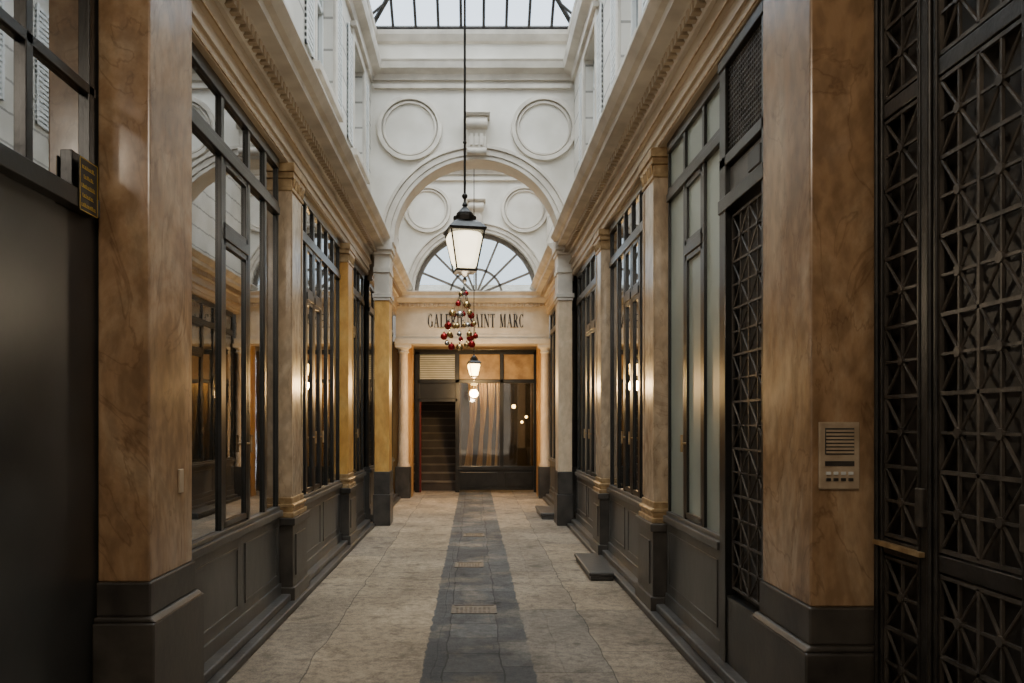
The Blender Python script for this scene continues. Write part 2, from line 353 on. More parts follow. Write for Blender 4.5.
# ------------------------------------------------------------------ entablatures
ti = 1
def trim(mb, mat, label, **k):
    global ti
    o = struct('trim_%d' % ti, mb, mat, label, 'moulding', **k); ti += 1; return o
ARCHI = [(0,3.62),(.07,3.62),(.07,3.70),(.09,3.70),(.09,3.78),(.12,3.79),(.12,3.82),(.10,3.83),(.10,3.93),(0,3.93)]
CORN = [(-.05,3.93),(.13,3.93),(.15,3.96),(.15,4.0),(.21,4.02),(.30,4.03),(.30,4.09),(.34,4.105),(.37,4.14),(.39,4.165),(.39,4.185),(-.05,4.25)]
for s, x in ((1, GL), (-1, GR)):
    for ya, yb in ((3.6, YA-.02), (YA+.42, YB)):
        trim(MB().prism([(x+s*u, z) for u, z in ARCHI], 'y', ya, yb), 'tan', 'tan painted stepped architrave above the shopfronts')
        trim(MB().prism([(x+s*u, z) for u, z in CORN], 'y', ya, yb), 'arch', 'pale projecting plaster cornice')
        d = MB(); y = ya+.03
        while y < yb-.06:
            d.box(x+s*.14, x+s*.20, y, y+.05, 3.945, 4.015); y += .095
        trim(d, 'tan', 'row of small tan dentils under the cornice')
        trim(MB().box(x+s*.118, x+s*.128, ya, yb, 3.785, 3.80).box(x+s*.068, x+s*.078, ya, yb, 3.63, 3.645), 'gold', 'thin gilded bead line')
    xx = -1.5 if s > 0 else 1.45
    for ya, yb in ((3.6, YA-.02), (YA+.42, YB)):
        trim(MB().prism([(xx-s*.02,6.42),(xx+s*.04,6.42),(xx+s*.06,6.5),(xx+s*.16,6.54),(xx+s*.18,6.62),(xx+s*.18,6.66),(xx-s*.02,6.69)], 'y', ya, yb), 'arch', 'pale upper string cornice')
        trim(MB().prism([(xx-s*.02,7.0),(xx+s*.05,7.0),(xx+s*.10,7.08),(xx+s*.10,7.16),(xx-s*.02,7.18)], 'y', ya, yb), 'arch', 'pale eaves cornice below the glass roof')

# ------------------------------------------------------------------ arch walls
def spandrel_wall(name, y, x0, x1, cz, r, outer, ztop, label, zb):
    y1 = y+.4
    struct(name, MB().archwall(x0, x1, y, y1, zb, ztop, CX, cz, r), 'cream', label, 'wall')
    a = MB().arc(CX, cz, r, r+.06, y-.03, y).arc(CX, cz, r+.06, r+.15, y-.05, y).arc(CX, cz, r+.15, outer, y-.08, y)
    trim(a, 'arch', 'stepped semicircular plaster archivolt', bevel=.006)
    for rx in (CX-.97, CX+.97):
        m = MB().arc(rx, 5.75, .41, .47, y-.06, y, 0, 2*math.pi, 48).arc(rx, 5.75, .36, .39, y-.035, y, 0, 2*math.pi, 48)
        trim(m, 'arch', 'round plaster roundel moulding', bevel=.005)
    e = empty('keystone_console', (CX, y-.1, 5.34), 'scrolled plaster keystone bracket above arch', 'bracket')
    prof = [(y, 5.34), (y-.10, 5.36), (y-.12, 5.45), (y-.13, 5.6), (y-.17, 5.70), (y-.22, 5.78), (y-.22, 5.86), (y, 5.86)]
    mk('bracket_body', MB().prism(prof, 'x', CX-.13, CX+.13), 'arch', e, bevel=.01)
    mk('volute', MB().rod((CX-.15, y-.16, 5.77), (CX+.15, y-.16, 5.77), .085, 20), 'arch', e, smooth=True)
    mk('volute', MB().rod((CX-.14, y-.08, 5.40), (CX+.14, y-.08, 5.40), .055, 16), 'arch', e, smooth=True)
    mk('bracket_cap', MB().box(CX-.18, CX+.18, y-.26, y, 5.86, 5.885).box(CX-.19, CX+.19, y-.28, y, 5.88, 5.91), 'arch', e, bevel=.006)
    for k in range(3): mk('flute', MB().box(CX-.095+k*.07, CX-.055+k*.07, y-.145, y-.11, 5.47, 5.66), 'arch', e)
spandrel_wall('wall_transverse_arch', YA, -1.5, 1.45, 4.10, 1.20, 1.40, ZT-.04, 'pale plaster transverse arch wall with roundels', 4.09)
spandrel_wall('wall_end_arch', YB, -1.9, 1.85, 4.06, 1.24, 1.42, ZT, 'pale plaster end wall with arched fanlight', 4.05)
for y in (YA, YB):
    trim(MB().prism([(y,6.44),(y-.05,6.44),(y-.07,6.52),(y-.18,6.56),(y-.20,6.64),(y-.22,6.67),(y,6.70)], 'x', -1.48, 1.43), 'arch', 'pale plaster cornice above the roundels')
    trim(MB().box(-1.45, 1.4, y-.06, y, 6.32, 6.38), 'arch', 'flat plaster band')
trim(MB().prism([(YA,6.98),(YA-.05,7.0),(YA-.10,7.08),(YA-.11,7.14),(YA,7.17)], 'x', -1.48, 1.43), 'arch', 'pale plaster attic cap')

def arch_pier(xa, xb, mat, label, ins):
    e = empty('arch_pier', ((xa+xb)/2, YA+.2, 0), label, 'pier')
    mk('plinth', MB().box(xa-.02, xb+.02, YA-.05, YA+.4, 0, .45).box(xa-.01, xb+.01, YA-.03, YA+.4, .45, .78), 'plinth', e, bevel=.008)
    mk('shaft', MB().box(xa, xb, YA-.02, YA+.38, .78, 3.26), mat, e, bevel=.006)
    cp = MB().box(xa-.015, xb+.015, YA-.04, YA+.4, 3.26, 3.30).box(xa-.03, xb+.03, YA-.05, YA+.4, 3.30, 3.36)
    mk('capital', cp, 'arch', e, bevel=.005)
    bl = MB().box(xa-.005, xb+.005, YA-.03, YA+.4, 3.36, 3.66).box(xa-.02, xb+.02, YA-.05, YA+.4, 3.66, 3.74).box(xa-.01, xb+.01, YA-.03, YA+.4, 3.74, 3.92)
    bl.box(xa-.03, xb+.03, YA-.07, YA+.4, 3.92, 3.98).box(xa-.05, xb+.05, YA-.10, YA+.4, 3.98, 4.1)
    mk('entablature_block', bl, 'arch', e, bevel=.006)
arch_pier(-1.44, -1.23, 'gilt', 'golden ochre marble pier carrying the arch', 0)
arch_pier(1.22, 1.42, 'beige', 'warm beige marble pier carrying the arch', 0)

def end_col(x):
    e = empty('end_column', (x, YB-.12, 0), 'pale stone engaged column beside shop entrance', 'column')
    mk('plinth', MB().box(x-.15, x+.15, YB-.3, YB, 0, .62), 'plinth', e, bevel=.008)
    mk('shaft', MB().lathe([(.125,.62),(.125,.66),(.105,.7),(.10,1.5),(.09,2.85)], (x, YB-.14, 0), 20), 'beige', e, smooth=True)
    mk('capital', MB().lathe([(.09,2.85),(.115,2.88),(.10,2.90),(.10,2.93),(.14,2.97)], (x, YB-.14, 0), 20).box(x-.15, x+.15, YB-.28, YB, 2.97, 3.04), 'arch', e)
end_col(-1.40); end_col(1.42)
struct('wall_end', MB().box(-1.9, -1.24, YB, YB+.4, 0, 3.04).box(1.28, 1.85, YB, YB+.4, 0, 3.04), 'orange', 'varnished ochre wall flanks of the end opening', 'wall')
trim(MB().box(-1.56, 1.5, YB-.30, YB+.3, 3.04, 3.14).box(-1.54, 1.48, YB-.27, YB+.3, 3.14, 3.22), 'signband', 'cream stepped architrave')
board = mk('sign_board', MB().box(-1.54, 1.48, YB-.26, YB+.3, 3.22, 3.76), 'signband', label='aged plaster name band with painted capital letters', cat='sign')
trim(MB().prism([(YB+.3,3.76),(YB-.28,3.76),(YB-.30,3.82),(YB-.36,3.85),(YB-.42,3.92),(YB-.42,3.97),(YB-.46,4.03),(YB-.46,4.05),(YB+.3,4.06)], 'x', -1.56, 1.5), 'arch', 'pale cornice under the fanlight')
dd = MB(); x = -1.5
while x < 1.42: dd.box(x, x+.05, YB-.34, YB-.28, 3.765, 3.82); x += .09
trim(dd, 'tan', 'row of small dentils')

# lettering ---------------------------------------------------------
def letter(ch, x, z, h, y, mb):
    tk, tn = .155, .045
    def S(x0, y0, x1, y1, t):
        d = Vector((x1-x0, y1-y0)).normalized(); n = Vector((-d.y, d.x))*t/2
        pts = [(x0+n.x, y0+n.y), (x1+n.x, y1+n.y), (x1-n.x, y1-n.y), (x0-n.x, y0-n.y)]
        mb.prism([(x+p[0]*h, z+p[1]*h) for p in pts], 'y', y-.012, y)
    def A(cx, cy, rx, ry, a0, a1, tk=tk):
        n = 20
        for i in range(n):
            a = math.radians(a0+(a1-a0)*i/n); b = math.radians(a0+(a1-a0)*(i+1)/n)
            ta = tn+(tk-tn)*abs(math.cos(a))**1.5; tb = tn+(tk-tn)*abs(math.cos(b))**1.5
            pts = [(cx+(rx+ta/2)*math.cos(a), cy+(ry+tn/2)*math.sin(a)), (cx+(rx+tb/2)*math.cos(b), cy+(ry+tn/2)*math.sin(b)),
                   (cx+(rx-tb/2)*math.cos(b), cy+(ry-tn/2)*math.sin(b)), (cx+(rx-ta/2)*math.cos(a), cy+(ry-tn/2)*math.sin(a))]
            mb.prism([(x+p[0]*h, z+p[1]*h) for p in pts], 'y', y-.012, y)
    def stem(cx, t=tk, w=.28, top=True, bot=True):
        S(cx, 0, cx, 1, t)
        if bot: S(cx-w/2, .02, cx+w/2, .02, tn)
        if top: S(cx-w/2, .98, cx+w/2, .98, tn)
    if ch == 'G': A(.3,.5,.21,.48,50,325); S(.5,.06,.5,.42,tk*.8); S(.38,.42,.6,.42,tn); S(.46,.75,.46,1,tn); return .62
    if ch == 'C': A(.3,.5,.21,.48,45,315); S(.46,.75,.46,1,tn); S(.46,.0,.46,.22,tn); return .55
    if ch == 'A': S(.08,0,.3,1,tn); S(.3,1,.5,0,tk); S(.15,.33,.42,.33,tn); S(0,.02,.17,.02,tn); S(.38,.02,.62,.02,tn); return .62
    if ch == 'L': stem(.16); S(.1,.02,.5,.02,tn); S(.49,0,.49,.28,tn); return .53
    if ch == 'E': stem(.16); S(.1,.02,.5,.02,tn); S(.1,.98,.48,.98,tn); S(.2,.52,.4,.52,tn); S(.49,0,.49,.26,tn); S(.47,.75,.47,1,tn); S(.4,.42,.4,.62,tn); return .55
    if ch == 'R': stem(.16); A(.24,.75,.2,.23,-90,90); S(.3,.52,.5,0,tk); S(.44,.02,.6,.02,tn); return .6
    if ch == 'I': stem(.16, w=.3); return .33
    if ch == 'S': A(.25,.74,.15,.24,40,270,.10); A(.25,.26,.15,.24,-140,90,.10); S(.14,.63,.36,.37,tk); S(.4,.72,.4,1,tn); S(.09,0,.09,.28,tn); return .5
    if ch == 'N': S(.1,0,.1,1,tn); S(.1,.98,.5,.03,tk); S(.52,0,.52,1,tn); S(0,.02,.2,.02,tn); S(0,.98,.16,.98,tn); S(.42,.98,.62,.98,tn); return .64
    if ch == 'T': stem(.28, top=False); S(.02,.98,.54,.98,tn); S(.03,.72,.03,1,tn); S(.53,.72,.53,1,tn); return .58
    if ch == 'M': S(.1,0,.1,1,tn); S(.12,1,.34,.03,tk); S(.34,.03,.55,1,tn); S(.6,0,.6,1,tk); S(0,.02,.2,.02,tn); S(.48,.02,.74,.02,tn); S(.5,.98,.72,.98,tn); return .76
    return .3
words = 'GALERIE SAINT MARC'; h = .26; gap = .07
w = 0; tmp = MB()
for ch in words: w += (letter(ch, 0, 0, h, 0, tmp) if ch != ' ' else .35)*h + gap*h
k_ = 1.9/w; cur = 0
for ch in words:
    if ch != ' ':
        mb = MB(); adv = letter(ch, cur, 0, h, 0, mb)
        mb.v = [(CX-.95+v[0]*k_, YB-.26+v[1], 3.36+v[2]) for v in mb.v]
        mk('letter', mb, 'letter', board, label='dark condensed serif letter ' + ch)
        cur += adv*h + gap*h
    else: cur += .35*h+gap*h

# fanlight ---------------------------------------------------------
fe = empty('window_7', (CX, YB+.15, 4.06), 'semicircular fanlight with radiating glazing bars', 'window', 'structure')
fm = MB().arc(CX, 4.06, 1.16, 1.24, YB+.1, YB+.2).arc(CX, 4.06, .50, .54, YB+.11, YB+.18).box(CX-1.24, CX+1.24, YB+.1, YB+.2, 4.06, 4.12)
for k in range(1, 8):
    a = math.pi*k/8; c, q = math.cos(a), math.sin(a)
    n = Vector((-q, c))*.02
    p0 = Vector((CX+.05*c, 4.06+.05*q)); p1 = Vector((CX+1.2*c, 4.06+1.2*q))
    fm.prism([tuple(p0+n), tuple(p1+n), tuple(p1-n), tuple(p0-n)], 'y', YB+.11, YB+.18)
M['fanbar'] = noisy('grey_brown_bar_paint', (.09,.075,.06), (.15,.125,.1), 8, .5, bump=0)
mk('window_frame', fm, 'fanbar', fe)
mk('glass_pane', MB().disc(CX, 4.06, 1.22, YB+.14, YB+.15, half=True), 'pane', fe)
struct('wall_rear_court', MB().box(-3, 3, 20.4, 20.6, 3.15, 5.0), 'rust', 'pale rear courtyard wall seen through the fanlight', 'wall')

# ------------------------------------------------------------------ glass roof
rg = MB(); rib = MB()
ridge = 8.5; ex0, ex1 = -1.5, 1.45; mxx = (ex0+ex1)/2
def quad(mb, a, b, c, d): mb.add([a, b, c, d], [(0, 1, 2, 3)])
yh0, yh1 = 5.0, 9.8
ZR = ZT+.01
quad(rg, (ex0,3.3,ZR),(ex0,YA,ZR),(mxx,yh1,ridge),(mxx,yh0,ridge))
quad(rg, (ex1,3.3,ZR),(ex1,YA,ZR),(mxx,yh1,ridge),(mxx,yh0,ridge))
rg.add([(ex0,YA,ZR),(ex1,YA,ZR),(mxx,yh1,ridge)], [(0,1,2)])
rg.add([(ex0,3.3,ZR),(ex1,3.3,ZR),(mxx,yh0,ridge)], [(0,1,2)])
quad(rg, (ex0,YA+.2,ZR),(ex1,YA+.2,ZR),(ex1,YB,ZR),(ex0,YB,ZR))
rib.rod((mxx,yh0,ridge),(mxx,yh1,ridge),.04)
for ex in (ex0, ex1):
    for y in [3.3+.5*i for i in range(17)]:
        t = 1
        if y > yh1: t = (YA-y)/(YA-yh1)
        if y < yh0: t = (y-3.3)/(yh0-3.3)
        t = max(.02, t)
        rib.rod((ex, y, ZR), (ex+(mxx-ex)*t, y, ZR+(ridge-ZR)*t), .02, 6)
    rib.rod((ex,YA,ZR),(mxx,yh1,ridge),.035); rib.rod((ex,3.3,ZR),(mxx,yh0,ridge),.035)
    rib.rod((ex,3.3,ZR),(ex,YB,ZR),.04)
for i in range(1, 9):
    xx = ex0+(ex1-ex0)*i/9; t = 1-abs(xx-mxx)/(mxx-ex0)
    rib.rod((xx,YA,ZR),(xx,YA+(yh1-YA)*t,ZR+(ridge-ZR)*t),.022,6)
    rib.rod((xx,YA+.2,ZR),(xx,YB,ZR),.015,6)
rib.rod((ex0,YA,ZR),(ex1,YA,ZR),.035)
for t in (.2,.5,.75):
    rib.rod((ex0+(mxx-ex0)*t,YA+(yh1-YA)*t,ZR+(ridge-ZR)*t),(ex1+(mxx-ex1)*t,YA+(yh1-YA)*t,ZR+(ridge-ZR)*t),.014,6)
ro = empty('ceiling_skylight', (mxx, 8, 7.2), 'pitched glass skylight with thin iron ribs', 'skylight', 'structure')
mk('glass_pane', rg, 'roofglass', ro); mk('roof_rib', rib, 'iron', ro)

# ------------------------------------------------------------------ shopfronts
def shopfront(s, y0, y1, cols, glass, label, casement=(), lowglass=None, sill=.78, hw=.03, ymid=True):
    x = GL if s > 0 else GR
    e = empty('shopfront', (x, (y0+y1)/2, 0), label, 'shopfront')
    r = MB().box(x-s*.06, x+s*.03, y0, y1, .1, sill-.04)
    r.box(x+s*.02, x+s*.045, y0, y1, .1, .2)
    n = max(1, round((y1-y0)/1.1)); w = (y1-y0)/n
    for i in range(n):
        a, b = y0+i*w+.08, y0+(i+1)*w-.08
        r.box(x+s*.025, x+s*.037, a, b, .26, .28).box(x+s*.025, x+s*.037, a, b, sill-.13, sill-.11).box(x+s*.025, x+s*.037, a, a+.02, .26, sill-.11).box(x+s*.025, x+s*.037, b-.02, b, .26, sill-.11)
    mk('stall_riser', r, 'riser', e, bevel=.004)
    mk('sill', MB().box(x-s*.06, x+s*.06, y0, y1, sill-.04, sill+.01).box(x-s*.06, x+s*.035, y0, y1, sill+.01, sill+.04), 'riser', e, bevel=.006)
    f = MB()
    f.box(x-s*.03, x+s*.03, y0, y1, 3.54, 3.63).box(x-s*.03, x+s*.035, y0, y1, 3.17, 3.23).box(x-s*.02, x+s*.025, y0, y1, 3.23, 3.27)
    tot = sum(cols); y = y0; edges = [y0]
    for c in cols: y += (y1-y0)*c/tot; edges.append(y)
    for i, yy in enumerate(edges):
        a = max(y0, yy-hw); b = min(y1, yy+hw)
        f.box(x-s*.03, x+s*.022, a, b, sill+.04, 3.6)
    mk('window_frame', f, 'frame', e, bevel=.004)
    for i in range(len(cols)):
        a, b = edges[i]+hw, edges[i+1]-hw
        if i in casement:
            c = MB(); t = .04
            zt = 2.66
            c.box(x-s*.02, x+s*.03, a, b, zt, zt+.07)
            for lo, hi in ((sill+.05, zt), (zt+.07, 3.17)):
                c.box(x-s*.02, x+s*.02, a, a+t, lo, hi).box(x-s*.02, x+s*.02, b-t, b, lo, hi).box(x-s*.02, x+s*.02, a, b, lo, lo+t).box(x-s*.02, x+s*.02, a, b, hi-t, hi)
            k = mk('casement', c, 'frame', e, bevel=.003)
            mk('handle', MB().rod((x+s*.02, b-t/2, 1.35), (x+s*.05, b-t/2, 1.35), .008).rod((x+s*.05, b-t/2, 1.29), (x+s*.05, b-t/2, 1.41), .009), 'gold', k, smooth=True)
        mk('glass_pane', MB().box(x-s*.010, x+s*.002, a-.01, b+.01, sill+.02, 3.19), (lowglass or glass), e)
        mk('transom_pane', MB().box(x-s*.010, x+s*.002, a-.01, b+.01, 3.25, 3.56), glass, e)
    return e
YP = YA-.16
shopfront(1, 4.33, 6.46, [.66,.56,.42,.38], 'glass', 'tall black framed shop window with dark reflective glass', casement=(1,))
shopfront(1, 7.09, 9.39, [.45,.38,.38,.38,.38,.4], 'glass', 'tall black framed shop window with narrow casements', casement=(1,2), hw=.028)
shopfront(1, 10.01, YP, [.5,.4,.4,.5], 'glass', 'narrow black framed shop window', casement=(1,))
shopfront(1, YA+.42, YB-.48, [.5,.5,.5,.5,.5,.5], 'glass', 'black framed shop window beyond the arch', casement=(2,))
shopfront(-1, 4.74, 6.10, [.42,.46,.46], 'frost', 'tall black framed shop window with grey green obscured glass', casement=(1,), hw=.025)
shopfront(-1, 6.72, 8.69, [.4,.34,.34,.34,.4], 'glass', 'black framed shop window with narrow panes', casement=(1,2), hw=.028)
shopfront(-1, 9.26, YP, [.4,.34,.34,.34,.4], 'glass', 'black framed shop window with narrow panes', casement=(1,2))
shopfront(-1, YA+.42, YB-.48, [.5,.5,.5,.5,.5,.5], 'glass', 'black framed shop window beyond the arch', casement=(2,))

# ------------------------------------------------------------------ pilasters between bays
def pilaster(s, y0, y1, mat, label):
    x = XL if s > 0 else XR
    back = GL-.06 if s > 0 else GR+.06
    e = empty('pilaster', (x, (y0+y1)/2, 0), label, 'pilaster')
    p = MB().box(back, x+s*.05, y0-.03, y1+.03, 0, .16).box(back, x+s*.03, y0-.01, y1+.01, .16, .66).box(back, x+s*.05, y0-.03, y1+.03, .66, .72)
    p.box(x+s*.025, x+s*.04, y0+.08, y1-.08, .24, .58)
    mk('pedestal', p, 'plinth', e, bevel=.008)
    b = MB().box(back, x+s*.03, y0+.01, y1-.01, .72, .76).box(back, x+s*.015, y0+.04, y1-.04, .76, .80).box(back, x+s*.022, y0+.03, y1-.03, .80, .83).box(back, x+s*.01, y0+.05, y1-.05, .83, .88)
    b.rod((x+s*.01, y0+.04, .81), (x+s*.01, y1-.04, .81), .022, 10)
    mk('moulded_base', b, 'gold', e, bevel=.006)
    sh = MB().box(back, x, y0+.07, y1-.07, .88, 3.40)
    sh.box(x, x+s*.008, y0+.07, y0+.10, .9, 3.38).box(x, x+s*.008, y1-.10, y1-.07, .9, 3.38)
    mk('shaft', sh, mat, e, bevel=.006)
    c = MB().box(back, x+s*.012, y0+.06, y1-.06, 3.40, 3.43).box(back, x+s*.005, y0+.07, y1-.07, 3.43, 3.50).box(back, x+s*.022, y0+.05, y1-.05, 3.50, 3.55).box(back, x+s*.035, y0+.03, y1-.03, 3.55, 3.62)
    for k in range(5):
        yy = y0+.11+(y1-y0-.22)*k/4; c.rod((x+s*.006, yy, 3.43), (x+s*.018, yy, 3.51), .015, 8)
    mk('capital', c, 'gold', e, bevel=.005)
pilaster(1, 6.5, 7.05, 'tanmarble', 'tan marble pilaster with gilded base and capital')
pilaster(1, 9.43, 9.97, 'gilt', 'gilded ochre pilaster with dark pedestal')
pilaster(-1, 6.14, 6.68, 'tanmarble', 'tan marble pilaster with gilded base and capital')
pilaster(-1, 8.73, 9.22, 'tanmarble', 'tan marble pilaster with dark pedestal')

def pier(s, x0, x1, y0, y1, zb, label):
    e = empty('entrance_pier', ((x0+x1)/2, (y0+y1)/2, 0), label, 'pier')
    xf = x1 if s > 0 else x0
    bk2 = x0 if s > 0 else x1
    mk('plinth', MB().box(bk2, xf+s*.045, y0-.06, y1+.06, 0, zb-.18).prism([(bk2,zb-.18),(xf+s*.045,zb-.18),(xf+s*.02,zb-.155),(bk2,zb-.155)], 'y', y0-.045, y1+.04).box(bk2, xf+s*.012, y0-.02, y1+.015, zb-.155, zb), 'plinth', e, bevel=.008)
    mk('shaft', MB().box(bk2, xf, y0, y1, zb, 4.2), 'ochre', e, bevel=.008)
    return e
pl = pier(1, -1.74, XL, 3.70, 4.26, .76, 'polished ochre marble entrance pier on dark plinth')
pr = pier(-1, XR, 1.74, 3.33, 3.88, .73, 'polished ochre marble entrance pier with intercom')

mk('small_plate', MB().box(XL+.001, XL+.01, 4.05, 4.11, 1.14, 1.26), 'steel', label='small pale metal plate on marble pier', cat='plate', bevel=.003)

# intercom
ie = mk('intercom', MB().box(1.43, 1.60, 3.316, 3.329, 1.22, 1.50), 'steel', label='worn beige metal door intercom panel on marble pier', cat='intercom', bevel=.005)
mk('speaker_grille', MB().box(1.455, 1.575, 3.313, 3.317, 1.365, 1.475), 'riser', ie)
for k in range(7): mk('grille_slat', MB().box(1.458, 1.572, 3.308, 3.314, 1.370+k*.0148, 1.379+k*.0148), 'steel', ie)
mk('name_strip', MB().box(1.455, 1.575, 3.312, 3.317, 1.318, 1.338), 'plinth', ie)
for r in range(2):
    for c in range(4):
        mk('button', MB().box(1.458+c*.031, 1.478+c*.031, 3.310, 3.317, 1.255+r*.026, 1.268+r*.026), 'white' if r else 'plinth', ie, bevel=.002)

# ------------------------------------------------------------------ left entrance wall window
we = empty('window_8', (-1.72, 2.9, 2.46), 'black steel framed window in metal clad wall', 'window', 'structure')
wf = MB()
wf.box(-1.75, -1.69, .9, 3.62, 2.42, 2.50)
for y in (.9, 1.5, 2.05, 2.6, 3.08, 3.58): wf.box(-1.75, -1.71, y-.025, y+.025, 2.5, 4.3)
for z in (2.98, 3.6, 4.2): wf.box(-1.75, -1.71, .9, 3.62, z-.022, z+.022)
wf.box(-1.75, -1.71, 3.40, 3.62, 2.5, 2.66)
mk('window_frame', wf, 'frame', we, bevel=.004)
mk('glass_pane', MB().box(-1.745, -1.735, .9, 3.58, 2.48, 4.25), 'glass', we)
sg = mk('warning_sign', MB().box(-1.689, -1.685, 3.42, 3.58, 2.41, 2.64), 'back', label='small dark notice with thin yellow border and lines', cat='sign')
bd = .004
mk('yellow_border', MB().box(-1.685, -1.684, 3.42, 3.58, 2.41, 2.41+bd).box(-1.685, -1.684, 3.42, 3.58, 2.64-bd, 2.64).box(-1.685, -1.684, 3.42, 3.42+bd, 2.41, 2.64).box(-1.685, -1.684, 3.58-bd, 3.58, 2.41, 2.64), 'yellow', sg)
for k in range(5):
    z = 2.43+k*.041
    y0_ = 3.435+(0,.01,0,.02,.005)[k]; y1_ = 3.562-(0,.02,.005,.02,.01)[k]
    sy = MB().box(-1.685, -1.684, y0_, y1_, z, z+.003)
    y = y0_
    while y < y1_-.006:
        w = random.uniform(.003, .006); sy.box(-1.685, -1.684, y, y+w, z, z+random.choice([.014, .017])); y += w+random.choice([.006, .009])
    mk('yellow_marking', sy, 'yellow', sg)

# ------------------------------------------------------------------ wrought iron lattice
def lattice(mb, x, y0, y1, z0, z1, cy_, cz_, t=.008):
    ny = max(1, round((y1-y0)/cy_)); nz = max(1, round((z1-z0)/cz_)); cy = (y1-y0)/ny; cz = (z1-z0)/nz
    for i in range(ny+1): mb.box(x-t, x+t, y0+i*cy-t, y0+i*cy+t, z0, z1)
    for j in range(nz+1): mb.box(x-t, x+t, y0, y1, z0+j*cz-t, z0+j*cz+t)
    for i in range(ny):
        for j in range(nz):
            a, b = y0+i*cy, z0+j*cz; m, n = a+cy/2, b+cz/2
            mb.rod((x, a, b), (x, a+cy, b+cz), t*.9, 6); mb.rod((x, a, b+cz), (x, a+cy, b), t*.9, 6)
            mb.box(x-t*.7, x+t*.7, m-t*.7, m+t*.7, b, b+cz)
            mb.box(x-t*.7, x+t*.7, a, a+cy, n-t*.7, n+t*.7)
            mb.rod((x-t*1.8, m, n), (x+t*1.8, m, n), t*2.6, 10)
def gate(y0, y1, x, label, cw, rail_highlight=False):
    e = empty('iron_gate', (x, (y0+y1)/2, 0), label, 'gate')
    f = MB(); t = .055
    f.box(x-.012, x+.03, y0, y0+t, .06, 4.3).box(x-.012, x+.03, y1-t, y1, .06, 4.3)
    for z in (.06, .98, 2.70, 4.2): f.box(x-.010, x+.03, y0, y1, z, z+.06)
    for yy in (y0+t, y1-t): f.box(x-.018, x+.02, yy-.008, yy+.008, .1, 4.25)
    f.rod((x-.02, y1-.03, .06), (x-.02, y1-.03, 4.3), .010, 8)
    mk('gate_frame', f, 'iron', e, bevel=.004)
    l = MB()
    for z0, z1 in ((.12, .98), (1.04, 2.70), (2.76, 4.2)):
        lattice(l, x, y0+t+.01, y1-t-.01, z0+.015, z1-.015, cw, .27, .007)
    mk('lattice', l, 'gateiron', e)
    if rail_highlight: mk('brass_latch_bar', MB().box(x-.032, x-.01, y0+.02, y1-.02, 1.01, 1.028), 'gold', e)  # dull gold bar imitates a pale highlight along the rail
    mk('lock', MB().box(x-.03, x-.01, y0+.005, y0+.055, 1.12, 1.26), 'gateiron', e, bevel=.004)
    mk('gate_backing', MB().box(x+.035, x+.05, y0+.02, y1-.02, .1, 4.25), 'back', e)
gate(2.87, 3.25, 1.64, 'black wrought iron gate leaf with starred lattice', .3, True)
gate(2.28, 2.84, 1.62, 'black wrought iron gate leaf folded against wall', .21)
gate(1.65, 2.25, 1.62, 'black wrought iron gate leaf folded against wall', .21)

# lattice door
de = empty('door_1', (1.5, 4.31, 0), 'dark door with wrought iron star lattice and vent above', 'door', 'structure')
f = MB()
x = 1.5
f.box(x-.05, x+.05, 3.99, 4.04, .1, 3.62).box(x-.05, x+.05, 4.62, 4.73, .1, 3.62).box(x-.06, x+.05, 3.99, 4.73, 2.72, 2.80).box(x-.06, x+.05, 3.99, 4.73, 3.55, 3.62).box(x-.04, x+.05, 3.99, 4.73, .1, .5).box(x-.05, x+.05, 3.99, 4.73, 2.98, 3.04)
mk('door_frame', f, 'frame', de, bevel=.004)
mk('door_leaf', MB().box(x+.02, x+.05, 4.0, 4.72, .1, 3.6), 'back', de)
l = MB(); lattice(l, x-.01, 4.06, 4.60, .55, 2.68, .27, .27, .006)
mk('lattice', l, 'gateiron', de)
v = MB()
for k in range(20): v.box(x-.03, x-.02, 4.05+k*.03, 4.058+k*.03, 3.04, 3.55)
for k in range(17): v.box(x-.03, x-.02, 4.04, 4.64, 3.05+k*.03, 3.058+k*.03)
mk('vent_grille', v, 'gateiron', de)
mk('transom_panel', MB().box(x-.02, x, 4.05, 4.63, 2.81, 2.97), 'riser', de, bevel=.003)
mk('number_plate', MB().box(x-.03, x-.018, 4.12, 4.3, 2.84, 2.94), 'panel', de, bevel=.003)

# ------------------------------------------------------------------ kerbs and steps
for s, xi, xo in ((1, -1.42, -1.66), (-1, 1.33, 1.56)):
    for ya, yb in ((4.33 if s > 0 else 3.95, YP), (YA+.42, YB-.48)):
        trim(MB().box(xi, xo, ya, yb, 0, .055).box(xi-s*.06, xo, ya, yb, .055, .11), 'kerb', 'dark stone kerb along the shopfronts', bevel=.012)
def step(x0, x1, y0, y1, h, label):
    mk('door_step', MB().box(x0, x1, y0, y1, 0, h*.55).box(x0-.015, x1, y0-.015, y1+.015, h*.55, h), 'kerb', label=label, cat='step', bevel=.01)
step(1.10, 1.32, 7.55, 8.65, .08, 'dark stone doorstep beside shopfront')
step(1.04, 1.32, 12.3, 13.4, .10, 'dark stone doorstep beyond the arch')

